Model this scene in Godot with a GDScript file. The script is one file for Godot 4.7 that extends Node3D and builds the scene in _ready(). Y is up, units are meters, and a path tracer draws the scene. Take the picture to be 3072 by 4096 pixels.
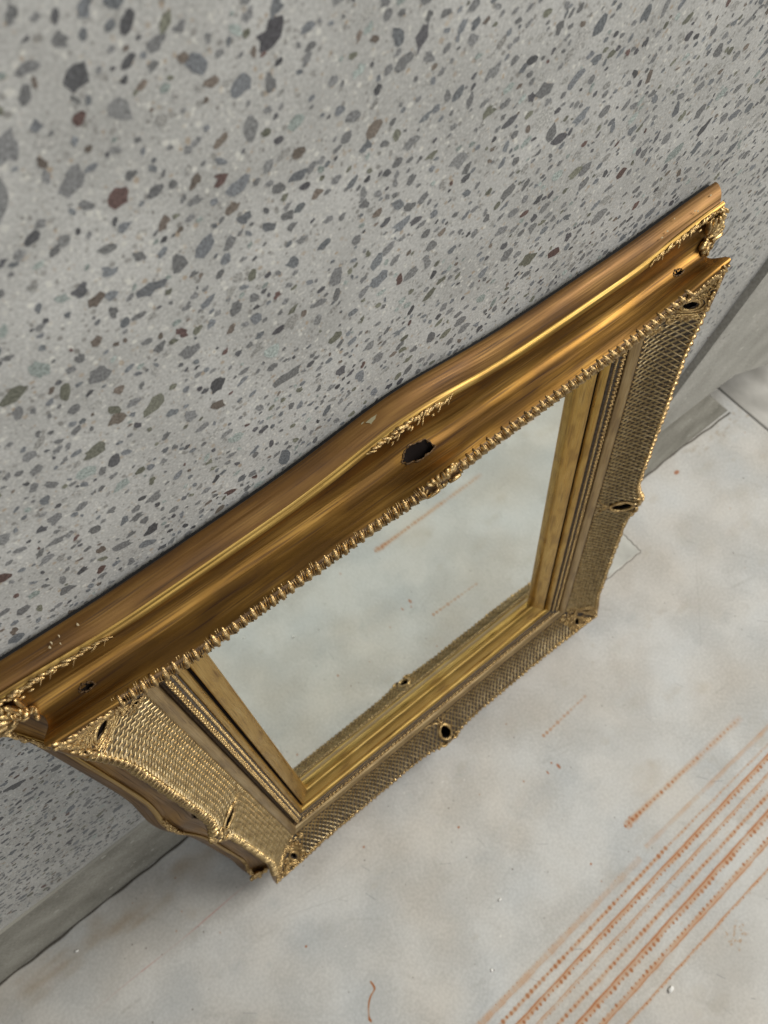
extends Node3D
# An ornate gilt mirror leaning on a ground-aggregate concrete wall. Lengths below are in millimetres, turned to metres by MM.
const MM := 0.001
const W := 750.0      # frame width at the front lip corners
const H := 870.0      # frame height at the front lip corners
const LEAN := 0.1094  # radians from upright

var rng := RandomNumberGenerator.new()
var mirror: Node3D
var mats := {}
var cam_pos := Vector3(0.13574, 1.49919, 0.30737)
var cam_right := Vector3(0.78433, -0.009394, 0.62027)
var cam_down := Vector3(-0.56041, -0.439505, 0.701981)
var cam_fwd := Vector3(0.266017, -0.898191, -0.349982)


func _ready() -> void:
	rng.seed = 7
	# ---- camera, surroundings, light
	var cam := Camera3D.new()
	cam.name = "camera"
	add_child(cam)
	cam.transform = Transform3D(Basis(cam_right, -cam_down, -cam_fwd).orthonormalized(), cam_pos)
	cam.near = 0.02
	cam.far = 60.0
	var att := CameraAttributesPhysical.new()
	att.frustum_focal_length = 5.6
	att.exposure_aperture = 1.55
	att.frustum_focus_distance = 0.72
	cam.attributes = att
	cam.fov = 65.5
	cam.current = true

	var env := Environment.new()
	env.background_mode = Environment.BG_COLOR
	env.background_color = Color(0.07, 0.07, 0.07).linear_to_srgb()
	env.tonemap_mode = Environment.TONE_MAPPER_LINEAR
	env.tonemap_exposure = 1.0
	env.sdfgi_enabled = true
	env.ssao_enabled = true
	env.ssil_enabled = true
	var we := WorldEnvironment.new()
	we.name = "surroundings"
	we.environment = env
	add_child(we)

	area_light("daylight_above", Vector3(4.7, 4.2, 1.55), Vector3(0.6, 0.2, 0.2), Vector2(3.0, 2.6), 36.0, Color(1.0, 0.99, 0.965))
	area_light("daylight_from_door", Vector3(0.1, 1.8, 1.8), Vector3(0.2, 0.75, 0.0), Vector2(2.2, 1.3), 1.9, Color(0.98, 0.99, 1.0))

	make_materials()
	build_floor()
	build_wall()
	build_mirror()
	build_crumbs()


func area_light(called: String, at: Vector3, look: Vector3, size: Vector2, energy: float, tint: Color) -> void:
	var l := AreaLight3D.new()
	l.name = called
	l.area_size = size
	l.area_normalize_energy = true
	l.light_energy = energy
	l.light_color = tint
	l.area_range = 12.0
	l.shadow_enabled = true
	add_child(l)
	l.transform = Transform3D(Basis(), at).looking_at(look, Vector3.UP)


# ------------------------------------------------------------------ helpers
func tag(o: Node, label := "", category := "", group := "", kind := "") -> Node:
	if label: o.set_meta("label", label)
	if category: o.set_meta("category", category)
	if group: o.set_meta("group", group)
	if kind: o.set_meta("kind", kind)
	return o


func put(called: String, mesh: Mesh, m: Material, parent: Node) -> MeshInstance3D:
	var o := MeshInstance3D.new()
	o.name = numbered(called, parent)
	o.mesh = mesh
	o.material_override = m
	parent.add_child(o, true)
	return o


var counts := {}
func numbered(called: String, parent: Node) -> String:
	var key := str(parent.get_instance_id()) + called
	var n: int = counts.get(key, 0)
	counts[key] = n + 1
	return called if n == 0 else "%s_%03d" % [called, n]


func smooth(a: float, b: float, x: float) -> float:
	var t := clampf((x - a) / (b - a), 0.0, 1.0)
	return t * t * (3.0 - 2.0 * t)


func st_new() -> SurfaceTool:
	var st := SurfaceTool.new()
	st.begin(Mesh.PRIMITIVE_TRIANGLES)
	st.set_smooth_group(0)
	return st


func st_mesh(st: SurfaceTool) -> ArrayMesh:
	st.generate_normals()
	return st.commit()


var st_count := {}
# a grid of (nu+1) x (nv+1) points; u x v points out of the surface
func grid(st: SurfaceTool, nu: int, nv: int, pos: Callable, uv: Callable, skip = null) -> void:
	var base: int = st_count.get(st, 0)
	for i in nu + 1:
		for j in nv + 1:
			st.set_uv(uv.call(i, j))
			st.add_vertex(pos.call(i, j))
	st_count[st] = base + (nu + 1) * (nv + 1)
	for i in nu:
		for j in nv:
			if skip != null and skip.call(i, j):
				continue
			var a := base + i * (nv + 1) + j
			var b := a + nv + 1
			st.add_index(a); st.add_index(a + 1); st.add_index(b + 1)
			st.add_index(a); st.add_index(b + 1); st.add_index(b)


func ellipsoid(st: SurfaceTool, c: Vector3, ax: Vector3, ay: Vector3, az: Vector3, nu := 10, nv := 6) -> void:
	var flip := ax.cross(ay).dot(az) < 0.0
	var pos := func(i, j):
		var th: float = TAU * i / nu * (-1.0 if flip else 1.0)
		var ph: float = -PI / 2 + PI * j / nv
		return c + ax * (cos(th) * cos(ph)) + ay * (sin(th) * cos(ph)) + az * sin(ph)
	grid(st, nu, nv, pos, func(i, j): return Vector2(c.x * 7.0 + i * 0.004, c.y * 7.0 + j * 0.004))


# a round bar through pts, thickness r[k] at each point
func tube(st: SurfaceTool, pts: Array, r: Array, sides := 6, closed := false) -> void:
	var n := pts.size()
	if n < 2: return
	var frames := []
	var prev_n := Vector3.ZERO
	for k in n:
		var d: Vector3
		if closed:
			d = (pts[(k + 1) % n] - pts[(k - 1 + n) % n]).normalized()
		else:
			d = (pts[mini(k + 1, n - 1)] - pts[maxi(k - 1, 0)]).normalized()
		var nn := prev_n
		if nn == Vector3.ZERO:
			nn = d.cross(Vector3(0.3, 0.5, 0.8)).normalized()
		nn = (nn - d * nn.dot(d)).normalized()
		prev_n = nn
		frames.append([nn, d.cross(nn)])
	var m := n if closed else n - 1
	var pos := func(i, j):
		var k: int = (n - 1 - i) if not closed else ((n - i) % n)
		var a: float = TAU * j / sides
		return pts[k] + (frames[k][0] * cos(a) + frames[k][1] * sin(a)) * r[k]
	grid(st, m, sides, pos, func(i, j): return Vector2(pts[0].x + i * 0.006, pts[0].y + j * 0.004))


func noise_image(w: int, h: int, freq: float, octaves: int, sd: int, kind := FastNoiseLite.TYPE_SIMPLEX_SMOOTH) -> Image:
	var n := FastNoiseLite.new()
	n.noise_type = kind
	n.frequency = freq
	n.fractal_octaves = octaves
	n.seed = sd
	return n.get_seamless_image(w, h, false, false, 0.12)


func tex(im: Image) -> ImageTexture:
	return ImageTexture.create_from_image(im)


# ------------------------------------------------------------------ materials
func lin(r: float, g: float, b: float) -> Color:
	return Color(r, g, b).linear_to_srgb()


func gold(base: Color, worn: Color, dark: Color, rough: float, metal: float, along: float, across: float, sd: int, relief := 0.05) -> StandardMaterial3D:
	var a := noise_image(256, 256, 0.012, 4, sd).get_data()
	var bi := noise_image(256, 256, 0.05, 3, sd + 1)
	var ci := noise_image(256, 256, 0.09, 2, sd + 2)
	if along > 0.2:   # drawn out along the wood
		bi = noise_image(40, 256, 0.05, 3, sd + 1)
		bi.resize(256, 256, Image.INTERPOLATE_CUBIC)
		ci = noise_image(28, 256, 0.12, 2, sd + 2)
		ci.resize(256, 256, Image.INTERPOLATE_CUBIC)
	var b := bi.get_data()
	var c := ci.get_data()
	var out := PackedByteArray()
	var ro := PackedByteArray()
	var he := PackedByteArray()
	out.resize(256 * 256 * 3)
	ro.resize(256 * 256)
	he.resize(256 * 256)
	for k in 65536:
		var x := a[k] / 255.0
		var y := b[k] / 255.0
		var z := c[k] / 255.0
		var col := base.lerp(worn, smooth(0.45, 0.8, x * 0.6 + y * 0.4))
		col = col.lerp(dark, 0.75 * smooth(0.54, 0.85, y * 0.4 + z * 0.6) + 0.35 * smooth(0.5, 0.2, x))
		out[k * 3] = int(clampf(col.r, 0, 1) * 255)
		out[k * 3 + 1] = int(clampf(col.g, 0, 1) * 255)
		out[k * 3 + 2] = int(clampf(col.b, 0, 1) * 255)
		ro[k] = int(clampf(rough + 0.22 * (y - 0.5) + 0.14 * (z - 0.5), 0.05, 1.0) * 255)
		he[k] = int(255 * (0.5 * z + 0.5 * y))
	var m := StandardMaterial3D.new()
	m.albedo_texture = tex(Image.create_from_data(256, 256, false, Image.FORMAT_RGB8, out))
	m.roughness = 1.0
	m.roughness_texture = tex(Image.create_from_data(256, 256, false, Image.FORMAT_L8, ro))
	m.metallic = metal
	m.uv1_scale = Vector3(1.0 / along, 1.0 / across, 1)
	if relief > 0.0:
		m.heightmap_enabled = true
		m.heightmap_texture = tex(Image.create_from_data(256, 256, false, Image.FORMAT_L8, he))
		m.heightmap_scale = relief
	return m


func make_materials() -> void:
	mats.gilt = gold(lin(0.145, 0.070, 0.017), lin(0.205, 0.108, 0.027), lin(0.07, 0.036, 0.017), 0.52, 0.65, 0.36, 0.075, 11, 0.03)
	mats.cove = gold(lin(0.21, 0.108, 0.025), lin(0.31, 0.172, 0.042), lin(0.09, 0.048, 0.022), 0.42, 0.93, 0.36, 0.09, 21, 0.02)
	mats.fillet = gold(lin(0.40, 0.25, 0.065), lin(0.50, 0.33, 0.10), lin(0.20, 0.11, 0.035), 0.46, 0.9, 0.36, 0.05, 55, 0.02)
	mats.carved = gold(lin(0.60, 0.41, 0.17), lin(0.76, 0.56, 0.28), lin(0.10, 0.06, 0.04), 0.34, 0.95, 0.05, 0.05, 31, 0.04)
	mats.antique = gold(lin(0.38, 0.265, 0.125), lin(0.46, 0.34, 0.18), lin(0.19, 0.13, 0.075), 0.40, 0.85, 0.25, 0.03, 41, 0.02)
	mats.liner = gold(lin(0.50, 0.315, 0.085), lin(0.58, 0.39, 0.13), lin(0.26, 0.15, 0.05), 0.33, 0.94, 0.30, 0.06, 51, 0.015)
	mats.strand = gold(lin(0.64, 0.475, 0.235), lin(0.80, 0.63, 0.37), lin(0.26, 0.18, 0.10), 0.33, 0.95, 0.06, 0.06, 61, 0.0)
	mats.bed = gold(lin(0.075, 0.058, 0.042), lin(0.13, 0.102, 0.075), lin(0.035, 0.029, 0.024), 0.6, 0.35, 0.03, 0.03, 71, 0.03)
	mats.recess = gold(lin(0.105, 0.060, 0.027), lin(0.18, 0.108, 0.045), lin(0.035, 0.022, 0.014), 0.5, 0.7, 0.03, 0.03, 77, 0.03)
	var black := StandardMaterial3D.new()
	black.albedo_color = lin(0.008, 0.008, 0.009)
	black.roughness = 0.9
	mats.black = black
	var hole := StandardMaterial3D.new()
	hole.albedo_color = lin(0.012, 0.009, 0.008)
	hole.roughness = 0.9
	hole.metallic_specular = 0.1
	mats.hole = hole
	var glass := StandardMaterial3D.new()
	glass.albedo_color = lin(0.84, 0.885, 0.85)
	glass.metallic = 1.0
	glass.roughness = 0.03
	mats.glass = glass


# ------------------------------------------------------------------ floor
const FX0 := -0.60
const FZ0 := -0.10
const FPX := 2048
const FPZ := 1400
const FRES := 930.0  # pixels per metre
var fdata := PackedByteArray()


func blend(px: int, pz: int, r: float, g: float, b: float, a: float) -> void:
	if px < 0 or pz < 0 or px >= FPX or pz >= FPZ or a <= 0.004: return
	var k := (pz * FPX + px) * 3
	fdata[k] = int(lerpf(fdata[k], r, a))
	fdata[k + 1] = int(lerpf(fdata[k + 1], g, a))
	fdata[k + 2] = int(lerpf(fdata[k + 2], b, a))


func blot(x: float, z: float, rx: float, rz: float, col: Color, a: float, soft := 0.5) -> void:
	# x, z, radii in millimetres
	var cx := (x * MM - FX0) * FRES
	var cz := (z * MM - FZ0) * FRES
	var px := rx * MM * FRES
	var pz := rz * MM * FRES
	for i in range(int(cx - px) - 1, int(cx + px) + 2):
		for k in range(int(cz - pz) - 1, int(cz + pz) + 2):
			var d := sqrt(pow((i + 0.5 - cx) / px, 2) + pow((k + 0.5 - cz) / pz, 2))
			blend(i, k, col.r * 255, col.g * 255, col.b * 255, a * (1.0 - smooth(1.0 - soft, 1.0, d)))


# a rust line from (x0,z0) to (x1,z1): a stain `w` wide whose strength runs from a0 to a1, with rib marks
func rust(x0: float, z0: float, x1: float, z1: float, w: float, a0: float, a1: float, ribs: float, side: float, line: float) -> void:
	var n := int(absf(x1 - x0) * 1.6)
	var wob := FastNoiseLite.new()
	wob.frequency = 0.02
	wob.seed = int(x0 + z0 * 7)
	for k in n:
		var f := float(k) / n
		var x := lerpf(x0, x1, f)
		var q := wob.get_noise_1d(x * 1.0)
		var z := lerpf(z0, z1, f) + q * 1.2
		var a := lerpf(a0, a1, f) * clampf(0.95 + 0.8 * wob.get_noise_1d(x * 1.3 + 400.0) + 0.4 * wob.get_noise_1d(x * 7.0), 0.35, 1.5)
		if a <= 0.0: continue
		blot(x, z, 1.8, w * (0.66 + 0.25 * q), Color(0.72, 0.545, 0.40), a * 0.24, 0.9)
		if line > 0.0:
			blot(x, z - w * 0.25 * side, 1.1, 1.5 * line, Color(0.64, 0.41, 0.265), a * 0.36 * line, 0.8)
	if ribs > 0.0:
		var x := x0
		while (x < x1) == (x0 < x1):
			var f := (x - x0) / (x1 - x0)
			var a := lerpf(a0, a1, f) * clampf(0.9 + 1.0 * wob.get_noise_1d(x * 1.7 + 900.0), 0.1, 1.4) * rng.randf_range(0.5, 1.15)
			var z := lerpf(z0, z1, f) + side * w * 0.3 + rng.randf_range(-0.5, 0.5)
			if a > 0.08:
				var rr := rng.randf_range(0.6, 1.4) * ribs
				blot(x, z, 2.6 * rr, 3.6 * rr, Color(0.60, 0.375, 0.225), clampf(a * 1.0, 0, 0.92), 0.65)
			x += signf(x1 - x0) * rng.randf_range(8.6, 10.2)


func build_floor() -> void:
	var big := noise_image(512, 350, 0.011, 4, 3)
	big.resize(FPX, FPZ, Image.INTERPOLATE_CUBIC)
	var mid := noise_image(1024, 700, 0.014, 5, 4)
	mid.resize(FPX, FPZ, Image.INTERPOLATE_BILINEAR)
	var hue := noise_image(512, 350, 0.018, 3, 5)
	hue.resize(FPX, FPZ, Image.INTERPOLATE_CUBIC)
	var fine := noise_image(FPX, FPZ, 0.16, 3, 6)
	var a := big.get_data()
	var b := mid.get_data()
	var c := hue.get_data()
	var d := fine.get_data()
	fdata.resize(FPX * FPZ * 3)
	for k in FPX * FPZ:
		var v := 182.0 + (a[k] - 128) * 0.03 + (b[k] - 128) * 0.065 + (d[k] - 128) * 0.075
		v += 2.4 * smooth(116.0, 124.0, b[k] + d[k] * 0.12 - 15.0) - 2.2 * smooth(134.0, 143.0, c[k] + (b[k] - 128) * 0.6) + 2.4 * smooth(150.0, 154.0, b[k])
		var t := (c[k] - 128) * 0.028
		fdata[k * 3] = int(v + 2.0 + t)
		fdata[k * 3 + 1] = int(v - 0.5)
		fdata[k * 3 + 2] = int(v - 6.5 - t * 1.1)
	# trowel scuffs, pits and specks
	for k in 620:
		var x := rng.randf_range(-560, 1500)
		var z := rng.randf_range(20, 1300)
		var s := rng.randf()
		if s < 0.45:
			blot(x, z, rng.randf_range(1.0, 2.2), rng.randf_range(1.0, 2.4), Color(0.36, 0.33, 0.30), rng.randf_range(0.25, 0.7), 0.6)
		elif s < 0.6:
			blot(x, z, rng.randf_range(1.2, 3.0), rng.randf_range(1.2, 3.2), Color(0.58, 0.40, 0.29), rng.randf_range(0.2, 0.55), 0.7)
		elif s < 0.72:
			blot(x, z, rng.randf_range(1.2, 2.6), rng.randf_range(1.2, 2.6), Color(0.88, 0.87, 0.84), rng.randf_range(0.3, 0.6), 0.6)
		else:
			var ang := rng.randf_range(0.5, 1.5)
			var n := rng.randi_range(8, 26)
			var al := rng.randf_range(0.08, 0.3)
			var tone := Color(0.42, 0.42, 0.42) if rng.randf() < 0.7 else Color(0.84, 0.83, 0.80)
			for q in n:
				blot(x + cos(ang) * q * 0.9, z + sin(ang) * q * 0.9, 1.3, 1.1, tone, al, 0.8)
	for k in 900:   # scuffed, lighter and darker strokes of the float
		var x := rng.randf_range(-560, 1500)
		var z := rng.randf_range(20, 1300)
		var ang := rng.randfn(0.9, 0.35)
		var n := rng.randi_range(10, 40)
		var al := rng.randf_range(0.025, 0.075)
		var wd := rng.randf_range(1.5, 7.0)
		var tone := Color(0.52, 0.50, 0.46) if rng.randf() < 0.55 else Color(0.80, 0.79, 0.76)
		for q in range(0, n, 2):
			blot(x + cos(ang) * q * 1.5 + rng.randfn(0, 1.0), z + sin(ang) * q * 1.5, wd, wd * 0.6, tone, al, 0.9)
	for k in 420:   # beige and grey mottling
		var x := rng.randf_range(-500, 1500)
		var z := rng.randf_range(30, 1200)
		var warm := rng.randf() < 0.3 + 0.5 * smooth(300, 900, x)
		var r := rng.randf_range(6, 38)
		for q in 4:
			blot(x + rng.randfn(0, r * 0.5), z + rng.randfn(0, r * 0.4), r * rng.randf_range(0.4, 1.0), r * rng.randf_range(0.3, 0.7), Color(0.62, 0.56, 0.47) if warm else Color(0.60, 0.61, 0.61), rng.randf_range(0.025, 0.075), 0.65)
	for k in 70:   # pale line at the joint of the far slab
		blot(1357.0 + sin(k * 0.5), -60.0 + k * 6.0, 2.5, 5.0, Color(0.80, 0.78, 0.73), 0.3, 0.8)
	# soft brown blots along the wall joint, left and right
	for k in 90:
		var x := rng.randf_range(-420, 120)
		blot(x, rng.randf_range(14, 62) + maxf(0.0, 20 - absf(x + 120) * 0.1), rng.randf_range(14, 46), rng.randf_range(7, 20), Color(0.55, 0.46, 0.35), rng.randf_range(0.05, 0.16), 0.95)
	for k in 26:
		var x := rng.randf_range(1180, 1370)
		blot(x, rng.randf_range(8, 42), rng.randf_range(4, 16), rng.randf_range(3, 8), Color(0.48, 0.36, 0.22), rng.randf_range(0.05, 0.22), 0.95)
	# pale ridge beside the joint, pink chalk line
	for k in 520:
		var x := -480.0 + k * 1.2
		blot(x, 13.0 + 3.0 * sin(x * 0.05) + 1.5 * sin(x * 0.17), 2.0, 2.6, Color(0.80, 0.77, 0.70), 0.10, 0.8)
		if k < 400:
			var f := 0.16 + 0.12 * sin(x * 0.03)
			blot(-345.0 + k * 0.85, 133.5 + sin(x * 0.02), 1.5, 1.7, Color(0.72, 0.46, 0.42), f * (0.35 if k < 110 else 1.0), 0.8)
	for k in 260:   # long shallow scratches
		var f := k / 260.0
		blot(lerpf(-60, 190, f), 190.0 + 60.0 * f - 40.0 * f * f, 1.0, 0.9, Color(0.45, 0.44, 0.42), 0.16 * sin(f * PI), 0.8)
		blot(lerpf(-40, 100, f), lerpf(205, 260, f), 1.0, 0.9, Color(0.48, 0.47, 0.45), 0.14 * sin(f * PI), 0.8)
		blot(lerpf(880, 1010, f), lerpf(330, 200, f), 1.0, 1.0, Color(0.46, 0.45, 0.43), 0.10, 0.8)
	# rust left by ribbed bars
	rust(530, 468, 835, 468, 13, 1.1, 0.3, 1.0, 0.0, 0.0)
	for k in 40: blot(530 + rng.randf_range(0, 26), 468 + rng.randf_range(-7, 7), 3.0, 3.0, Color(0.62, 0.38, 0.24), 0.14, 0.8)
	rust(70, 534, 514, 520, 13, 1.25, 0.25, 0.35, -1.0, 0.5)
	rust(533, 514, 1050, 510, 10, 0.35, 1.0, 0.0, 1.0, 0.6)
	rust(100, 554, 572, 536, 7, 1.0, 0.9, 1.15, 0.0, 0.0)
	rust(572, 536, 1000, 529, 6, 0.55, 0.25, 0.8, 0.0, 0.0)
	rust(100, 573, 1000, 539, 10, 1.35, 1.25, 0.95, 1.0, 1.3)
	rust(120, 592, 1000, 559, 8, 0.6, 1.0, 0.6, 1.0, 0.9)
	rust(140, 612, 1000, 580, 8, 0.9, 1.1, 1.05, 0.0, 0.0)
	rust(160, 633, 960, 600, 12, 1.2, 1.3, 1.05, 1.0, 1.6)
	rust(200, 655, 940, 631, 11, 1.1, 1.2, 0.9, -1.0, 1.0)
	rust(250, 678, 900, 662, 6, 1.0, 0.9, 0.5, 0.5, 0.9)
	rust(525, 266, 640, 261, 5, 0.5, 0.25, 1.2, 0.0, 0.0)
	for q in [[509, 322, 3.4, 7.0], [486, 318, 2, 5], [503, 310, 2, 3], [440, 474, 2.6, 2.6], [300, 288, 3, 2.6], [150, 210, 3, 2], [-18, 271, 3.0, 2.4], [1128, 40, 9, 6]]:
		blot(q[0], q[1], q[2], q[3], Color(0.58, 0.33, 0.20), 0.75, 0.6)
	for k in 60:
		var f := k / 60.0
		blot(35 - 37 * f + 6 * sin(f * 7), 377 + 48 * f + 3 * sin(f * 11), 2.4, 2.0, Color(0.60, 0.36, 0.20), 0.5 + 0.25 * sin(f * 17), 0.7)
	for k in 160:   # smears between the bars
		var x := rng.randf_range(120, 960)
		var z := lerpf(545, 640, rng.randf()) - (x - 300) * 0.03
		blot(x, z, rng.randf_range(3, 16), rng.randf_range(1.0, 3.0), Color(0.70, 0.54, 0.41), rng.randf_range(0.04, 0.16), 0.9)
	for k in 36:
		blot(554 + rng.randfn(0, 14), 700 + rng.randfn(0, 9), rng.randf_range(1.5, 5), rng.randf_range(1.5, 4), Color(0.62, 0.45, 0.30), rng.randf_range(0.1, 0.4), 0.8)
	for k in 130:   # dark line round the cement patch
		blot(934.0 + 0.8 * sin(k * 0.3), lerpf(30, 121, k / 130.0), 1.5, 1.2, Color(0.28, 0.27, 0.25), 0.55, 0.6)
		blot(lerpf(700, 934, k / 130.0), 121.0 + 0.8 * sin(k * 0.4), 2.0, 1.5, Color(0.28, 0.27, 0.25), 0.55, 0.6)
	# the fine crack along the wall, widening to the right
	for k in 2100:
		var x := -590.0 + k * 0.95
		if x > 1334: break
		var wz := 4.0 + 0.8 * sin(x * 0.05) if x < 900 else 3.4
		blot(x, 5.0 + 1.0 * sin(x * 0.031) + 0.8 * sin(x * 0.11) + (x - 1169) * 0.03 * float(x > 1169), 1.4, wz, Color(0.20, 0.18, 0.15), 0.6, 0.75)
	var m := StandardMaterial3D.new()
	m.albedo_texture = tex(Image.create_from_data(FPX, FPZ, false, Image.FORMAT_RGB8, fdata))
	m.roughness = 0.62
	m.metallic_specular = 0.35
	m.heightmap_enabled = true
	m.heightmap_texture = tex(mid)
	m.heightmap_scale = 0.04
	var x1 := FX0 + FPX / FRES
	var z1 := FZ0 + FPZ / FRES
	var st := st_new()
	sheet(st, FX0, FZ0, x1, z1, 0.0, true)
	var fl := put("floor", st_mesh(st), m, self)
	tag(fl, "pale concrete floor with rust lines under the gilt mirror", "", "", "structure")
	# the same slab going on beyond
	var m2 := StandardMaterial3D.new()
	var far_im := mid.duplicate() as Image
	far_im.resize(512, 350)
	var fd := far_im.get_data()
	var o := PackedByteArray()
	o.resize(fd.size() * 3)
	for k in fd.size():
		var v := 178.0 + (fd[k] - 128) * 0.2
		o[k * 3] = int(v + 2); o[k * 3 + 1] = int(v - 1); o[k * 3 + 2] = int(v - 8)
	m2.albedo_texture = tex(Image.create_from_data(512, 350, false, Image.FORMAT_RGB8, o))
	m2.roughness = 0.62
	st = st_new()
	sheet(st, -3.5, z1, 4.5, 4.5, 0.0, false)
	sheet(st, -3.5, FZ0, FX0, z1, 0.0, false)
	sheet(st, x1, FZ0, 4.5, z1, 0.0, false)
	sheet(st, -3.5, -0.6, 4.5, FZ0, 0.0, false)
	tag(put("floor_beyond", st_mesh(st), m2, self), "plain concrete floor going on beyond the rust lines", "", "", "structure")
	# raised pour at the far right, with a straight cold joint for its near side
	st = st_new()
	box(st, Vector3(1.362, 0.0, -0.06), Vector3(2.2, 0.004, 0.36), 0.003)
	var slab := put("floor_slab", st_mesh(st), m2, self)
	tag(slab, "slightly raised concrete slab past the end of the wall", "", "", "structure")
	st = st_new()
	box(st, Vector3(0.60, 0.0, 0.012), Vector3(0.931, 0.0035, 0.1185), 0.003)
	var pm := m2.duplicate() as StandardMaterial3D
	pm.albedo_color = Color(0.93, 0.94, 0.93)
	tag(put("floor_patch", st_mesh(st), pm, self), "thin smooth cement patch on the floor behind the mirror foot", "", "", "structure")


func sheet(st: SurfaceTool, x0: float, z0: float, x1: float, z1: float, y: float, fit: bool) -> void:
	# u x v up: u along +z, v along +x
	grid(st, 1, 1, func(i, j): return Vector3(lerpf(x0, x1, j), y, lerpf(z0, z1, i)), func(i, j): return Vector2(j, i) if fit else Vector2(lerpf(x0, x1, j), lerpf(z0, z1, i)) * 0.9)


func box(st: SurfaceTool, lo: Vector3, hi: Vector3, bevel: float) -> void:
	# a slab with a chamfered upper rim; its underside is left off (it lies on the floor)
	var ring := func(i, y, inset):
		var xs := [lo.x + inset, hi.x - inset, hi.x - inset, lo.x + inset]
		var zs := [hi.z - inset, hi.z - inset, lo.z + inset, lo.z + inset]
		return Vector3(xs[i % 4], y, zs[i % 4])
	for i in 4:
		var a: Vector3 = ring.call(i, lo.y - 0.01, 0.0)
		var b: Vector3 = ring.call(i + 1, lo.y - 0.01, 0.0)
		var c: Vector3 = ring.call(i, hi.y - bevel * 0.6, 0.0)
		var d: Vector3 = ring.call(i + 1, hi.y - bevel * 0.6, 0.0)
		var e: Vector3 = ring.call(i, hi.y, bevel)
		var f: Vector3 = ring.call(i + 1, hi.y, bevel)
		var q := [[a, c], [b, d]]
		grid(st, 1, 1, func(u, v): return q[u][v], func(u, v): return Vector2(q[u][v].x + q[u][v].z, q[u][v].y))
		var q2 := [[c, e], [d, f]]
		grid(st, 1, 1, func(u, v): return q2[u][v], func(u, v): return Vector2(q2[u][v].x, q2[u][v].z))
	var xs := [lo.x + bevel, hi.x - bevel]
	var zs := [lo.z + bevel, hi.z - bevel]
	grid(st, 1, 1, func(i, j): return Vector3(xs[j], hi.y, zs[i]), func(i, j): return Vector2(xs[j], zs[i]) * 0.9)


# ------------------------------------------------------------------ wall
const STRIP := 262.0
func wall_edge(y: float) -> float:   # where the ground concrete meets the plain pier at the right, mm
	return 1013.0 + 0.37 * (y - 526.0)


# upright slab cut from a polygon in the wall plane, z0 at the back, z1 at the front, millimetres
func slab_poly(poly: Array, z0: float, z1: float) -> ArrayMesh:
	var pts := PackedVector2Array(poly)
	var tri := Geometry2D.triangulate_polygon(pts)
	var st := SurfaceTool.new()
	st.begin(Mesh.PRIMITIVE_TRIANGLES)
	for k in range(0, tri.size(), 3):
		var a := pts[tri[k]]
		var b := pts[tri[k + 1]]
		var c := pts[tri[k + 2]]
		if (b - a).cross(c - a) > 0:
			var t := b; b = c; c = t
		for q in [a, b, c]:
			st.set_normal(Vector3(0, 0, 1)); st.set_uv(Vector2(q.x, -q.y) * MM); st.add_vertex(Vector3(q.x, q.y, z1) * MM)
		for q in [a, c, b]:
			st.set_normal(Vector3(0, 0, -1)); st.set_uv(Vector2(q.x, -q.y) * MM); st.add_vertex(Vector3(q.x, q.y, z0) * MM)
	var n := pts.size()
	var area := 0.0
	for k in n: area += pts[k].cross(pts[(k + 1) % n])
	for k in n:
		var a := pts[k]
		var b := pts[(k + 1) % n]
		var nn := Vector2((b - a).y, -(b - a).x).normalized() * signf(area)
		var quad := [Vector3(a.x, a.y, z1), Vector3(a.x, a.y, z0), Vector3(b.x, b.y, z0), Vector3(b.x, b.y, z1)]
		if area > 0: quad = [quad[0], quad[3], quad[2], quad[1]]
		for q in [0, 1, 2, 0, 2, 3]:
			st.set_normal(Vector3(nn.x, nn.y, 0)); st.set_uv(Vector2(quad[q].z, -quad[q].y) * MM); st.add_vertex(quad[q] * MM)
	return st.commit()


func concrete(v: float, warm: float, specks: int, blotch: float, sd: int, size: int, span: float) -> StandardMaterial3D:
	var a := noise_image(size, size, 6.0 / size, 4, sd).get_data()
	var b := noise_image(size, size, 0.22, 3, sd + 1).get_data()
	var o := PackedByteArray()
	o.resize(size * size * 3)
	for k in size * size:
		var q := v + (a[k] - 128) * blotch + (b[k] - 128) * 0.15
		o[k * 3] = int(clampf(q + warm * 0.3, 0, 255)); o[k * 3 + 1] = int(clampf(q, 0, 255)); o[k * 3 + 2] = int(clampf(q - warm, 0, 255))
	for k in specks:
		var x := rng.randi_range(0, size - 1)
		var y := rng.randi_range(0, size - 1)
		var r := rng.randf_range(0.5, 1.4)
		if rng.randf() < 0.16: r = rng.randf_range(1.4, 3.0)
		var t := rng.randf()
		var tone := Color(0.83, 0.82, 0.78) if t < 0.5 else (Color(0.47, 0.46, 0.44) if t < 0.85 else Color(0.62, 0.55, 0.47))
		var al := rng.randf_range(0.2, 0.75)
		var el := rng.randf_range(0.6, 1.5)
		for i in range(-4, 5):
			for j in range(-4, 5):
				if i * i * el + j * j / el <= r * r:
					var at := (posmod(y + j, size) * size + posmod(x + i, size)) * 3
					o[at] = int(lerpf(o[at], tone.r * 255, al)); o[at + 1] = int(lerpf(o[at + 1], tone.g * 255, al)); o[at + 2] = int(lerpf(o[at + 2], tone.b * 255, al))
	var m := StandardMaterial3D.new()
	m.albedo_texture = tex(Image.create_from_data(size, size, false, Image.FORMAT_RGB8, o))
	m.roughness = 0.7
	m.metallic_specular = 0.35
	m.uv1_scale = Vector3(1.0 / span, 1.0 / span, 1)
	return m


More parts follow.
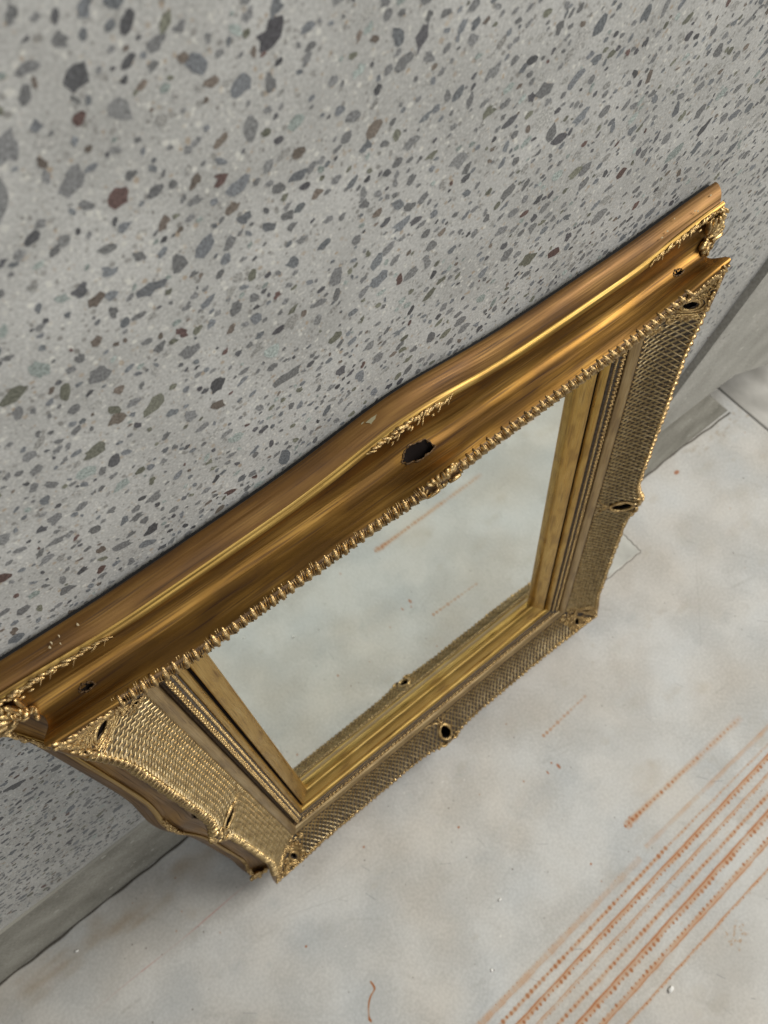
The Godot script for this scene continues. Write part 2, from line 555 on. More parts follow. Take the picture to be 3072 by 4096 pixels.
func build_wall() -> void:
	var root := Node3D.new()
	root.name = "concrete_wall"
	add_child(root)
	tag(root, "grey concrete wall ground to show dark stones behind the gilt mirror", "wall", "", "structure")
	var face := concrete(174, 5, 38000, 0.10, 81, 1024, 0.62)
	face.heightmap_enabled = false
	var plain := concrete(144, 10, 900, 0.16, 91, 512, 0.7)
	var pier_m := concrete(162, 8, 900, 0.12, 95, 512, 0.7)
	var top := 2600.0
	put("ground_face", slab_poly([Vector2(-2600, STRIP), Vector2(wall_edge(STRIP), STRIP), Vector2(wall_edge(top), top), Vector2(-2600, top)], -180, 0), face, root)
	# plain kicker strip left at the foot of the wall, a few millimetres proud with a rounded arris
	put("kicker_strip", slab_poly([Vector2(-2600, 0), Vector2(1334, 0), Vector2(1124, STRIP - 3.0), Vector2(-2600, STRIP - 3.0)], -180, 3.5), plain, root)
	var pale := StandardMaterial3D.new()
	pale.albedo_color = Color8(160, 156, 144)
	pale.roughness = 0.8
	var st := st_new()
	var prof := [Vector2(STRIP - 3.2, 3.4), Vector2(STRIP - 1.0, 3.0), Vector2(STRIP + 0.6, 1.4), Vector2(STRIP + 1.2, -0.4)]
	var wob := FastNoiseLite.new()
	wob.frequency = 0.012
	grid(st, 240, 3, func(i, j):
		var x := lerpf(-1200, 1124, i / 240.0)
		return Vector3(x, prof[j].x + wob.get_noise_1d(x) * 1.6 * float(j > 0), prof[j].y) * MM, func(i, j): return Vector2(i, j))
	put("kicker_arris", st_mesh(st), pale, root)
	var pier := Node3D.new()
	pier.name = "plain_pier"
	add_child(pier)
	tag(pier, "plain grey concrete pier at the right end of the stony wall", "pier", "", "structure")
	put("pier_face", slab_poly([Vector2(wall_edge(264) + 0.5, 264), Vector2(1156, 264), Vector2(1195, 262), Vector2(1387, 140), Vector2(2100, 140), Vector2(2100, top), Vector2(wall_edge(top) + 0.5, top)], -160, 12), pier_m, pier)
	build_stones(root)


func stone_shape(st: SurfaceTool, at: Vector2, size: float, stretch: float, turn: float, lift: float, col: Color) -> void:
	var n := rng.randi_range(8, 13)
	var rim := []
	var ph := rng.randf() * TAU
	var sharp := rng.randf_range(0.12, 0.42)
	for k in n:
		var a := ph + TAU * (k + rng.randf_range(-0.28, 0.28)) / n
		var r := size * 0.5 * (1.0 + rng.randf_range(-sharp, sharp) - 0.26 * float(rng.randf() < 0.12))
		rim.append(at + (Vector2(cos(a) * stretch, sin(a) / stretch) * r).rotated(turn))
	st.set_normal(Vector3(0, 0, 1))
	st.set_color(col)
	for k in n:
		var p: Vector2 = rim[k]
		var q: Vector2 = rim[(k + 1) % n]
		var pi2 := at.lerp(p, 0.90)
		var qi := at.lerp(q, 0.90)
		for v in [[at, lift], [qi, lift], [pi2, lift], [pi2, lift], [qi, lift], [q, -0.25], [pi2, lift], [q, -0.25], [p, -0.25]]:
			st.set_uv(v[0] * MM)
			st.add_vertex(Vector3(v[0].x, v[0].y, v[1]) * MM)


func stone_colour() -> Color:
	var t := rng.randf()
	var v := rng.randf_range(0.9, 1.5)
	var c: Color
	if t < 0.40: c = Color(0.226, 0.226, 0.222)       # mid grey
	elif t < 0.60: c = Color(0.208, 0.218, 0.226)     # blue grey
	elif t < 0.71: c = Color(0.116, 0.115, 0.120)     # charcoal
	elif t < 0.765: c = Color(0.201, 0.168, 0.140)     # brown
	elif t < 0.83: c = Color(0.195, 0.195, 0.152)     # olive
	elif t < 0.85: c = Color(0.146, 0.095, 0.085)    # dull red
	elif t < 0.91: c = Color(0.36, 0.40, 0.37)       # pale green grey
	else: c = Color(0.42, 0.41, 0.38)
	return Color(c.r * v, c.g * v, c.b * v)


func build_stones(root: Node3D) -> void:
	var m := StandardMaterial3D.new()
	m.vertex_color_use_as_albedo = true
	m.roughness = 0.55
	m.metallic_specular = 0.4
	var grain := noise_image(256, 256, 0.09, 4, 101).get_data()
	var o := PackedByteArray()
	o.resize(65536 * 3)
	for k in 65536:
		var v := 212 + (grain[k] - 128) * 0.42
		if rng.randf() < 0.012: v = 255
		for c in 3: o[k * 3 + c] = int(clampf(v, 0, 255))
	m.albedo_texture = tex(Image.create_from_data(256, 256, false, Image.FORMAT_RGB8, o))
	m.uv1_scale = Vector3(18, 18, 18)
	# scatter, larger stones first, none overlapping
	var cell := 24.0
	var table := {}
	var all := []
	var spots := [[13, 1287, 20, 1.1], [205, 1283, 17, 1.1], [250, 1266, 12, 1.7], [265, 1240, 17, 1.2]]
	for k in 42000:
		var x := rng.randf_range(-760, 1120)
		var y := rng.randf_range(268, 1720)
		var f := k / 42000.0
		var size: float
		if f < 0.007: size = rng.randf_range(12.0, 19.0)
		elif f < 0.06: size = rng.randf_range(8.5, 13.0)
		elif f < 0.42: size = rng.randf_range(4.6, 8.5)
		else: size = rng.randf_range(2.2, 5.0)
		if y < 274 + size * 0.7: continue
		var edge := wall_edge(y) - x
		if edge < size: continue
		if edge < 130 and rng.randf() > edge / 190.0: continue
		var stretch := rng.randf_range(1.02, 1.42)
		var cx := int(floor(x / cell))
		var cy := int(floor(y / cell))
		var ok := true
		for i in range(cx - 1, cx + 2):
			for j in range(cy - 1, cy + 2):
				for q in table.get(Vector2i(i, j), []):
					if Vector2(q[0] - x, q[1] - y).length() < (q[2] + size) * 0.52:
						ok = false
						break
				if not ok: break
			if not ok: break
		if not ok: continue
		var item := [x, y, size, stretch]
		if not table.has(Vector2i(cx, cy)): table[Vector2i(cx, cy)] = []
		table[Vector2i(cx, cy)].append(item)
		all.append(item)
	# the stones that show largest are parts of their own
	var scored := []
	for q in all:
		var p := Vector3(q[0], q[1], 0) * MM - cam_pos
		var z := p.dot(cam_fwd)
		var sx := p.dot(cam_right) / z
		var sy := p.dot(cam_down) / z
		var seen: bool = z > 0 and absf(sx) < 0.50 and absf(sy) < 0.66
		if seen and q[1] < 905 and q[0] > 0 and q[0] < 780: seen = false
		scored.append([q[2] / p.length() if seen else 0.0, q])
	scored.sort_custom(func(a, b): return a[0] > b[0])
	var rest := SurfaceTool.new()
	rest.begin(Mesh.PRIMITIVE_TRIANGLES)
	for k in scored.size():
		var q: Array = scored[k][1]
		var col := stone_colour()
		var turn := rng.randf() * TAU if rng.randf() < 0.35 else rng.randfn(0.35, 0.45)
		if k < 300:
			var st := SurfaceTool.new()
			st.begin(Mesh.PRIMITIVE_TRIANGLES)
			stone_shape(st, Vector2(q[0], q[1]), q[2], q[3], turn, 0.3, col)
			put("stone", st.commit(), m, root)
		else:
			stone_shape(rest, Vector2(q[0], q[1]), q[2], q[3], turn, 0.3, col)
	var r := put("small_stones", rest.commit(), m, root)
	r.set_meta("kind", "stuff")
	print("stones ", all.size())


# ------------------------------------------------------------------ mirror
# side: 0 bottom, 1 right, 2 top, 3 left; t along it, d inwards from the straight line through the lip corners, c forward
func sp(side: int, t: float, d: float, c: float) -> Vector3:
	var a: float
	var b: float
	match side:
		0: a = t; b = d
		1: a = W - d; b = t
		2: a = W - t; b = H - d
		_: a = d; b = H - t
	return Vector3(a - W / 2, b, c) * MM


func side_len(side: int) -> float:
	return W if side % 2 == 0 else H


# how far the outline is drawn in at t: 0 at the corners and the middle, 1 between; wide for the rear rim, which bows more at the middle
func sag(t: float, l: float, wide := 31.0) -> float:
	var e := clampf(minf(t, l - t), 0.0, l)
	if wide > 60.0:
		return lerpf(0.5 if wide > 74.5 else 0.12, 1.0, smooth(0.0, 130.0, e)) * (1.0 - 0.97 * exp(-pow((t - l / 2) / wide, 2)))
	return smooth(-4.0, 140.0, e) * (1.0 - 0.58 * exp(-pow((t - l / 2) / wide, 2)))


func floor_stop(side: int, d: float) -> float:   # the foot of the frame stands flat on the floor
	return maxf(d, -34.0) if side == 0 else d


func centre(side: int, t: float) -> float:
	return exp(-pow((t - side_len(side) / 2) / 34.0, 2))


func dense(p: Array, n: int) -> Array:
	var out := []
	for k in p.size() - 1:
		for s in n:
			var f := float(s) / n
			var v := []
			for e in 3:
				var p0: float = p[maxi(k - 1, 0)][e]
				var p1: float = p[k][e]
				var p2: float = p[k + 1][e]
				var p3: float = p[mini(k + 2, p.size() - 1)][e]
				v.append(0.5 * (2 * p1 + (p2 - p0) * f + (2 * p0 - 5 * p1 + 4 * p2 - p3) * f * f + (3 * p1 - p0 - 3 * p2 + p3) * f * f * f))
			out.append(v)
	out.append(p[-1])
	return out


# a moulding along one side: prof rows are [d at the corners, how far the outline is drawn in, c]
func moulding(st: SurfaceTool, side: int, prof: Array, nu: int, skip = null, bulge := 0.0) -> void:
	var l := side_len(side)
	var run := [0.0]
	for j in range(1, prof.size()):
		run.append(run[-1] + Vector2(prof[j][0] - prof[j - 1][0], prof[j][2] - prof[j - 1][2]).length() * MM)
	var pos := func(i, j):
		var u: float = float(i) / nu
		var q: Array = prof[j]
		var wide := 75.0 if q[0] < -30.0 else (74.0 if q[0] < -14.0 else 31.0)
		var start: float = q[0] + q[1] * sag(0.0, l, wide)
		var t: float = lerpf(start, l - start, u)
		return sp(side, t, floor_stop(side, q[0] + q[1] * sag(u * l, l, wide)), q[2] + bulge * centre(side, t) * smooth(-30, -4, q[2]))
	grid(st, nu, prof.size() - 1, pos, func(i, j): return Vector2(l * MM * i / nu + side * 0.31, run[j] + side * 0.017), skip)


# front panel surface: t along, q 0 at the bead row to 1 at the inner edge, h above it
const PANEL_IN := 69.0
func panel_d(side: int, t: float, q: float) -> float:
	var dc := lerpf(10.0, PANEL_IN, q)
	var l := side_len(side)
	var s := sag(clampf(t - dc, 0, l - 2 * dc) * l / (l - 2 * dc), l)
	return lerpf(10.0 + 18.0 * s, PANEL_IN, q)


func panel(side: int, t: float, q: float, h: float) -> Vector3:
	var c := lerpf(-3.0, -30.0, q) - 3.5 * sin(PI * q) + 7.0 * centre(side, t) * (1.0 - smooth(0.3, 1.0, q))
	return sp(side, t, panel_d(side, t, q) + h * 0.45, c + h * 0.9)


func panel_td(side: int, t: float, d: float, h: float) -> Vector3:
	var d0 := panel_d(side, t, 0.0)
	return panel(side, t, (d - d0) / (PANEL_IN - d0), h)


const HOLE_D := 37.0
const EYE_D := 31.0
func in_hole(side: int, t: float, d: float, grow: float) -> bool:
	var l := side_len(side)
	var a := (t - l / 2) / (9.0 + grow)
	var b := (d - HOLE_D) / (11.0 + grow)
	if a * a + b * b < 1.0: return true
	var tt := minf(t, l - t)
	a = (tt - 50.0) / (5.0 + grow)
	b = (d - EYE_D) / (7.0 + grow)
	return a * a + b * b < 1.0


func build_mirror() -> void:
	mirror = Node3D.new()
	mirror.name = "gilt_mirror"
	add_child(mirror)
	var bas := Basis(Vector3(1, 0, 0), Vector3(0, cos(LEAN), -sin(LEAN)), Vector3(0, sin(LEAN), cos(LEAN)))
	mirror.transform = Transform3D(bas, Vector3(W / 2, 40.93, 169.29) * MM)
	tag(mirror, "ornate swept gilt frame mirror leaning against the stony concrete wall", "mirror")

	# glass and back
	var st := st_new()
	var gx := W / 2 - 126.0
	grid(st, 1, 1, func(i, j): return Vector3(lerpf(-gx, gx, i), lerpf(126, H - 126, j), -66.0) * MM, func(i, j): return Vector2(i, j))
	grid(st, 1, 1, func(i, j): return Vector3(lerpf(gx, -gx, i), lerpf(126, H - 126, j), -70.0) * MM, func(i, j): return Vector2(i, j))
	put("mirror_glass", st_mesh(st), mats.glass, mirror)
	st = st_new()
	for s in 4:
		moulding(st, s, [[110, 0, -71.0], [-35.0, 12, -70.8], [-36.8, 12, -70.0], [-36.8, 12, -65.9]], 96)
	grid(st, 1, 1, func(i, j): return Vector3(lerpf(W / 2 - 108, -W / 2 + 108, i), lerpf(108, H - 108, j), -70.8) * MM, func(i, j): return Vector2(i, j))
	put("backing_board", st_mesh(st), mats.black, mirror)

	var outer := dense([[-38.5, 12, -66.0], [-40.8, 12, -64.0], [-39.4, 12.3, -57.0], [-35.4, 13, -50.5], [-29.8, 14, -45.8]], 3)
	var fillet := [[-29.8, 14, -45.8], [-28.6, 14, -46.2], [-28.3, 14, -43.5], [-27.7, 14, -42.6], [-24.4, 14, -40.7], [-23.8, 14, -41.1], [-23.4, 14, -42.9]]
	var cove := dense([[-23.4, 14, -42.9], [-16, 11.5, -42.3], [-8.5, 7.8, -41.0], [-1.5, 6.5, -38.6], [4.0, 6.0, -35], [7.5, 5.8, -30], [8.2, 6.0, -25], [7.4, 8.0, -20], [5.0, 11.0, -15], [2.2, 15.0, -10], [0.6, 18, -6]], 3)
	for s in 4:
		var l := side_len(s)
		st = st_new()
		moulding(st, s, outer, 140)
		put("back_rail", st_mesh(st), mats.gilt, mirror)
		st = st_new()
		moulding(st, s, fillet, 140)
		put("fillet", st_mesh(st), mats.fillet, mirror)
		st = st_new()
		var nu := 300
		var skip := func(i, j):
			if j >= 28: return false
			var u: float = (i + 0.5) / nu
			var q: Array = cove[j]
			var t: float = lerpf(q[0], l - q[0], u)
			var a := (t - l / 2) / 15.0
			var b: float = (j + 0.5 - 14.0) / 4.5
			if sqrt(a * a + b * b) < ragged(atan2(-b, a)) * 0.97: return true
			a = (minf(t, l - t) - 44.0) / 5.0
			b = (j - 15.5) / 1.6
			return a * a + b * b < 1.0
		moulding(st, s, cove, nu, skip, 7.0)
		put("hollow_moulding", st_mesh(st), mats.cove, mirror)
		st = st_new()
		var lip := dense([[0.6, 18, -6], [1.6, 18, -4.6], [4, 18, -3.6], [7.5, 18, -3.2], [10, 18, -3]], 2)
		var end_lip := dense([[0.6, 18, -6], [1.2, 18, -3.2], [4, 18, -1.4], [7.5, 18, -1.8], [10, 18, -3]], 2)
		var at_ends := func(i, j): return absf((i + 0.5) / 220.0 - 0.5) * l > l / 2 - 57.0
		moulding(st, s, lip, 220, at_ends, 7.0)
		put("bead_bed", st_mesh(st), mats.recess, mirror)
		for e in 2:
			st = st_new()
			moulding(st, s, end_lip, 220, func(i, j): return not at_ends.call(i, j) or (i < 110) != (e == 0), 7.0)
			put("lip_end", st_mesh(st), mats.cove, mirror)
		tunnels(s, cove)
		front_panel(s)
		inner_mouldings(s)
		bead_row(s)
		carved_leaves(s)
		centre_ornament(s)
	for k in 4:
		corner_ornament(k)
	worn_marks()


# bare and chipped spots on the outer face of the top rail
func worn_marks() -> void:
	var grey := StandardMaterial3D.new()
	grey.albedo_color = Color8(128, 120, 92)
	grey.roughness = 0.85
	var white := StandardMaterial3D.new()
	white.albedo_color = Color8(172, 156, 124)
	white.roughness = 0.9
	var rows := [[352, -55.0, 9.0, 3.2, 0], [341, -57.5, 4.0, 1.5, 0]]
	for k in 5:
		rows.append([rng.randf_range(40, 72), rng.randf_range(-59, -50), rng.randf_range(0.4, 0.9), rng.randf_range(0.5, 1.6), 1])
	for k in 6:
		rows.append([rng.randf_range(690, 770), rng.randf_range(-60, -50), rng.randf_range(0.5, 1.3), rng.randf_range(0.4, 0.8), 1])
	for q in rows:
		var st := st_new()
		var t: float = W - q[0]
		var g := sag(t, W, 75.0)
		var c := sp(2, t, lerpf(-30.2 + 14 * sag(t, W, 74.0), -41.0 + 12 * g, pow(clampf((-45.8 - q[1]) / 17.0, 0, 1), 0.7)), q[1])
		var n := 12
		grid(st, n, 2, func(i, j):
			var a: float = TAU * (i % n) / n
			var r: float = (j / 2.0) * (1.0 + 0.22 * sin(a * 3.0 + q[0]) + 0.15 * sin(a * 5.0 + q[1]))
			return c + Vector3(cos(a) * q[2] * r, 1.0 - 0.4 * (j / 2.0) + sin(a) * q[3] * r * 0.75, 0.5 - sin(a) * q[3] * r) * MM, func(i, j): return Vector2(i, j))
		put("worn_patch" if q[4] == 0 else "paint_chip", st_mesh(st), grey if q[4] == 0 else white, mirror)


func ragged(a: float) -> float:
	return 1.0 + 0.11 * sin(a * 2.0 + 0.7) + 0.07 * sin(a * 5.0 + 1.9) + 0.04 * sin(a * 11.0)


func cove_at(s: int, cove: Array, t: float, j: float, deeper: float) -> Vector3:
	var l := side_len(s)
	var k := clampi(int(j), 0, cove.size() - 2)
	var f := j - k
	var d := lerpf(cove[k][0], cove[k + 1][0], f)
	var w := lerpf(cove[k][1], cove[k + 1][1], f)
	var c := lerpf(cove[k][2], cove[k + 1][2], f)
	return sp(s, t, d + w * sag(t, l, 31.0) + deeper, c + deeper * 0.3)


# throat of the pierced holes, its shade put into a near-black colour, from the front panel to the hollow behind
func tunnels(s: int, cove: Array) -> void:
	var l := side_len(s)
	var spots := [[l / 2, l / 2, 9.6, 11.6, HOLE_D, 15.0, 14.0, 4.5], [50.0, 44.0, 5.6, 7.6, EYE_D, 5.5, 15.5, 1.9], [l - 50.0, l - 44.0, 5.6, 7.6, EYE_D, 5.5, 15.5, 1.9]]
	for q in spots:
		var st := st_new()
		grid(st, 44, 4, func(i, j):
			var a: float = TAU * i / 44
			var front := panel_td(s, q[0] + cos(a) * q[2], q[4] + sin(a) * q[3], -0.4)
			var back := cove_at(s, cove, q[1] + cos(a) * q[5] * ragged(a), q[6] - sin(a) * q[7] * ragged(a), 0.35)
			return front.lerp(back, j / 4.0), func(i, j): return Vector2(i, j) * 0.01)
		if q[2] < 7.0:   # dark plug added inside the small holes to stop a glint showing through
			var mid := panel_td(s, q[0], q[4], -0.4).lerp(cove_at(s, cove, q[1], q[6], 0.35), 0.45)
			ellipsoid(st, mid, Vector3(7.5, 0, 0) * MM, Vector3(0, 7.5, 0) * MM, Vector3(0, 0, 2.5) * MM, 12, 6)
		put("pierced_throat", st_mesh(st), mats.hole, mirror)
		var pts := []
		var rr := []
		for i in 44:
			var a := TAU * i / 44
			pts.append(cove_at(s, cove, q[1] + cos(a) * q[5] * ragged(a), q[6] - sin(a) * q[7] * ragged(a), -0.1))
			rr.append((0.9 + 0.35 * sin(i * 2.3) + 0.3 * sin(i * 5.1)) * MM)
		st = st_new()
		tube(st, pts, rr, 5, true)
		put("hole_rim", st_mesh(st), mats.recess, mirror)


func front_panel(s: int) -> void:
	var l := side_len(s)
	var st := st_new()
	var nu := 340
	var nv := 22
	var at := func(i, j):
		var q: float = float(j) / nv
		var dc := lerpf(10.0, PANEL_IN, q)
		return lerpf(dc, l - dc, float(i) / nu)
	var pos := func(i, j): return panel(s, at.call(i, j), float(j) / nv, 0.0)
	var skip := func(i, j):
		var t: float = at.call(i, j)
		return in_hole(s, t, panel_d(s, t, (j + 0.5) / nv), 0.8)
	grid(st, nu, nv, pos, func(i, j): return Vector2(at.call(i, j) * MM, j * 0.0025), skip)
	put("lattice_bed", st_mesh(st), mats.bed, mirror)
	# crossed strands standing on the bed
	st = st_new()
	var pitch := 8.2
	var steps := 9
	for fam in [-1.0, 1.0]:
		var t0 := -40.0
		while t0 < l + 40.0:
			t0 += pitch
			var run := []
			for k in steps + 1:
				var q := float(k) / steps
				var t: float = t0 + fam * 34.0 * (q - 0.5)
				var edge := minf(t, l - t)
				var d := panel_d(s, t, q)
				var ok := edge > maxf(d + 2.0, 60.0 + 14.0 * q) and not in_hole(s, t, d, 3.0)
				if ok:
					run.append([t, q])
				if (not ok or k == steps) and run.size() > 0:
					if run.size() > 1: strand(st, s, run, fam)
					run = []
	var lat := put("lattice", st_mesh(st), mats.strand, mirror)
	lat.set_meta("kind", "stuff")


func strand(st: SurfaceTool, s: int, run: Array, fam: float) -> void:
	var hw := 0.72 if fam > 0 else 0.85
	var hh := 2.6 if fam > 0 else 1.9
	grid(st, run.size() - 1, 2, func(i, j):
		var e: Array = run[run.size() - 1 - i]
		return panel(s, e[0] + (j - 1) * hw, e[1], hh if j == 1 else -0.2), func(i, j): return Vector2(run[0][0] * 0.013 + i * 0.005, j * 0.002))


func inner_mouldings(s: int) -> void:
	var st := st_new()
	moulding(st, s, dense([[69, 0, -30.0], [72, 0, -29.6], [76, 0, -31.2], [80, 0, -34.5], [81, 0, -37.0]], 2), 60)
	put("inner_cove", st_mesh(st), mats.antique, mirror)
	st = st_new()
	moulding(st, s, [[81, 0, -37], [81.2, 0, -43], [84.5, 0, -43.5], [84.7, 0, -39]], 30)
	put("dark_groove", st_mesh(st), mats.recess, mirror)
	st = st_new()
	moulding(st, s, dense([[84.7, 0, -39], [86.5, 0, -36.8], [91, 0, -37.4], [97.5, 0, -41.0], [98.5, 0, -43]], 2), 60)
	put("beaded_band", st_mesh(st), mats.bed, mirror)
	# raised leaves and ticks on the band
	st = st_new()
	var l := side_len(s)
	var t := 96.0
	var k := 0
	while t < l - 94.0:
		var c := sp(s, t, 89.0, -36.6)
		var al := (sp(s, t + 1, 89, -36.6) - c) * 1.0
		var ac := sp(s, t, 90, -36.9) - c
		var up := sp(s, t, 89, -35.6) - c
		if k % 2 == 0:
			var dirn := (al * 0.75 + ac * 0.65)
			ellipsoid(st, c, dirn * 3.4, (ac * 0.75 - al * 0.65) * 1.25, up * 2.4, 6, 4)
			ellipsoid(st, c + al * 2.4 - ac * 1.6, (al * 0.8 - ac * 0.6) * 1.9, (ac * 0.8 + al * 0.6) * 1.0, up * 2.0, 6, 4)
		else:
			ellipsoid(st, c + ac * 0.8, al * 1.3, ac * 2.5, up * 2.5, 6, 4)
		t += 3.9
		k += 1
	t = 98.0
	while t < l - 97.0:
		var c := sp(s, t, 95.4, -39.4)
		var al := sp(s, t + 1, 95.4, -39.4) - c
		var ac := sp(s, t, 96.2, -39.95) - c
		var up := sp(s, t, 95.9, -38.5) - c
		ellipsoid(st, c, al * 0.75, ac * 2.2, up * 1.5, 6, 4)
		t += 3.0
	var lv := put("band_relief", st_mesh(st), mats.carved, mirror)
	lv.set_meta("kind", "stuff")
	st = st_new()
	moulding(st, s, dense([[98.5, 0, -43], [100.5, 0, -41.9], [103.5, 0, -43.0], [106, 0, -46], [107, 0, -50]], 3), 60)
	put("round_moulding", st_mesh(st), mats.liner, mirror)
	st = st_new()
	moulding(st, s, [[107, 0, -50], [107.6, 0, -52.0], [110.0, 0, -52.0], [110.4, 0, -49.8]], 30)
	put("dark_groove", st_mesh(st), mats.hole, mirror)
	st = st_new()
	moulding(st, s, [[110.4, 0, -49.8], [111.5, 0, -48.8], [113, 0, -48.9]], 30)
	moulding(st, s, [[113, 0, -48.9], [127.8, 0, -58.0]], 30)
	moulding(st, s, [[127.8, 0, -58.0], [129.4, 0, -59.4], [129.8, 0, -61]], 30)
	moulding(st, s, [[129.8, 0, -61], [130, 0, -66.5]], 30)
	put("liner", st_mesh(st), mats.liner, mirror)


var bead_mesh: ArrayMesh
func bead_row(s: int) -> void:
	if bead_mesh == null:
		# local axes in mm: x along, y across the lip, z out of it
		var st := st_new()
		ellipsoid(st, Vector3(-1.7, 0, 0.3) * MM, Vector3(3.0, 0.6, 0) * MM, Vector3(-1.3, 6.8, 0) * MM, Vector3(0, 0, 5.0) * MM, 10, 6)
		for k in 2:
			ellipsoid(st, Vector3(2.3 + k * 1.9, 0, -0.3) * MM, Vector3(0.95, 0.2, 0) * MM, Vector3(-0.8, 6.6 - k * 0.4, 0) * MM, Vector3(0, 0, 3.9) * MM, 7, 5)
		bead_mesh = st_mesh(st)
	var l := side_len(s)
	var t := 58.0
	var turn_in := 0.22
	while t < l - 56.0:
		if absf(t - l / 2) > 17.0:
			var g := sag(t, l)
			var g2 := sag(t + 2.0, l)
			var lift := 7.0 * centre(s, t)
			var c := sp(s, t, 5.4 + 18.0 * g, -5.2 + lift)
			var along := (sp(s, t + 2.0, 5.4 + 18.0 * g2, -5.2 + lift) - c).normalized()
			var out := (sp(s, t, 0.0, 0.0) - sp(s, t, 1.0, -1.25)).normalized()
			out = (out - along * out.dot(along)).normalized()
			var across := out.cross(along)
			var o := put("bead", bead_mesh, mats.carved, mirror)
			var sk := rng.randf_range(-0.16, 0.16) + turn_in * (1.0 if t < l / 2 else -1.0)
			o.transform = Transform3D(Basis(along, across, out) * Basis(Vector3(0, 0, 1), sk).scaled(Vector3(rng.randf_range(0.85, 1.1), rng.randf_range(0.85, 1.1), rng.randf_range(0.75, 1.12))), c + along * rng.randf_range(-0.5, 0.5) * MM)
		t += 9.2


# leafage carved along the outer fillet, at the corners and the middle
func carved_leaves(s: int) -> void:
	var l := side_len(s)
	for part in 3:
		var st := st_new()
		var t_from: float = [-22.0, l / 2 - 46, l - 78.0][part]
		var t_to: float = [78.0, l / 2 + 46, l + 22.0][part]
		var t := t_from
		while t < t_to:
			var g := sag(t, l, 74.0)
			var mid := clampf((t - t_from) / (t_to - t_from), 0, 1)
			var fat := sin(PI * mid) if part == 1 else (1.0 - mid if part == 0 else mid)
			fat = 0.45 + 0.75 * fat
			var c := sp(s, t, -25.5 + 14 * g + rng.randf_range(-1, 2), -40.8 + rng.randf_range(-0.8, 0.8))
			var al := sp(s, t + 1, -25.5 + 14 * g, -40.8) - c
			al = (sp(s, t + 1, 0, 0) - sp(s, t, 0, 0))
			var ac := sp(s, t, 1, 0) - sp(s, t, 0, 0)
			var up := sp(s, t, 0, 1) - sp(s, t, 0, 0)
			var sw := rng.randf_range(0.25, 0.6) * (1.0 if t < l / 2 else -1.0)
			var out := (up * 0.6 - ac * 0.8)
			var side_ax := (up * 0.8 + ac * 0.6)
			var lead := (al + side_ax * sw).normalized() * MM
			ellipsoid(st, c, lead * rng.randf_range(3.2, 4.8), lead.cross(out).normalized() * MM * rng.randf_range(1.5, 2.3) * fat, out * rng.randf_range(1.6, 2.6) * fat, 7, 5)
			if rng.randf() < 0.6 * fat:
				ellipsoid(st, c + side_ax * rng.randf_range(2, 5) * fat + al * rng.randf_range(-2, 2), (al * 0.8 + side_ax * rng.randf_range(-0.2, 0.9)) * rng.randf_range(2.5, 5.0), side_ax * 1.3 * fat, out * 1.8 * fat, 7, 5)
			t += rng.randf_range(2.6, 3.8)
		put("carved_leaves", st_mesh(st), mats.carved, mirror)


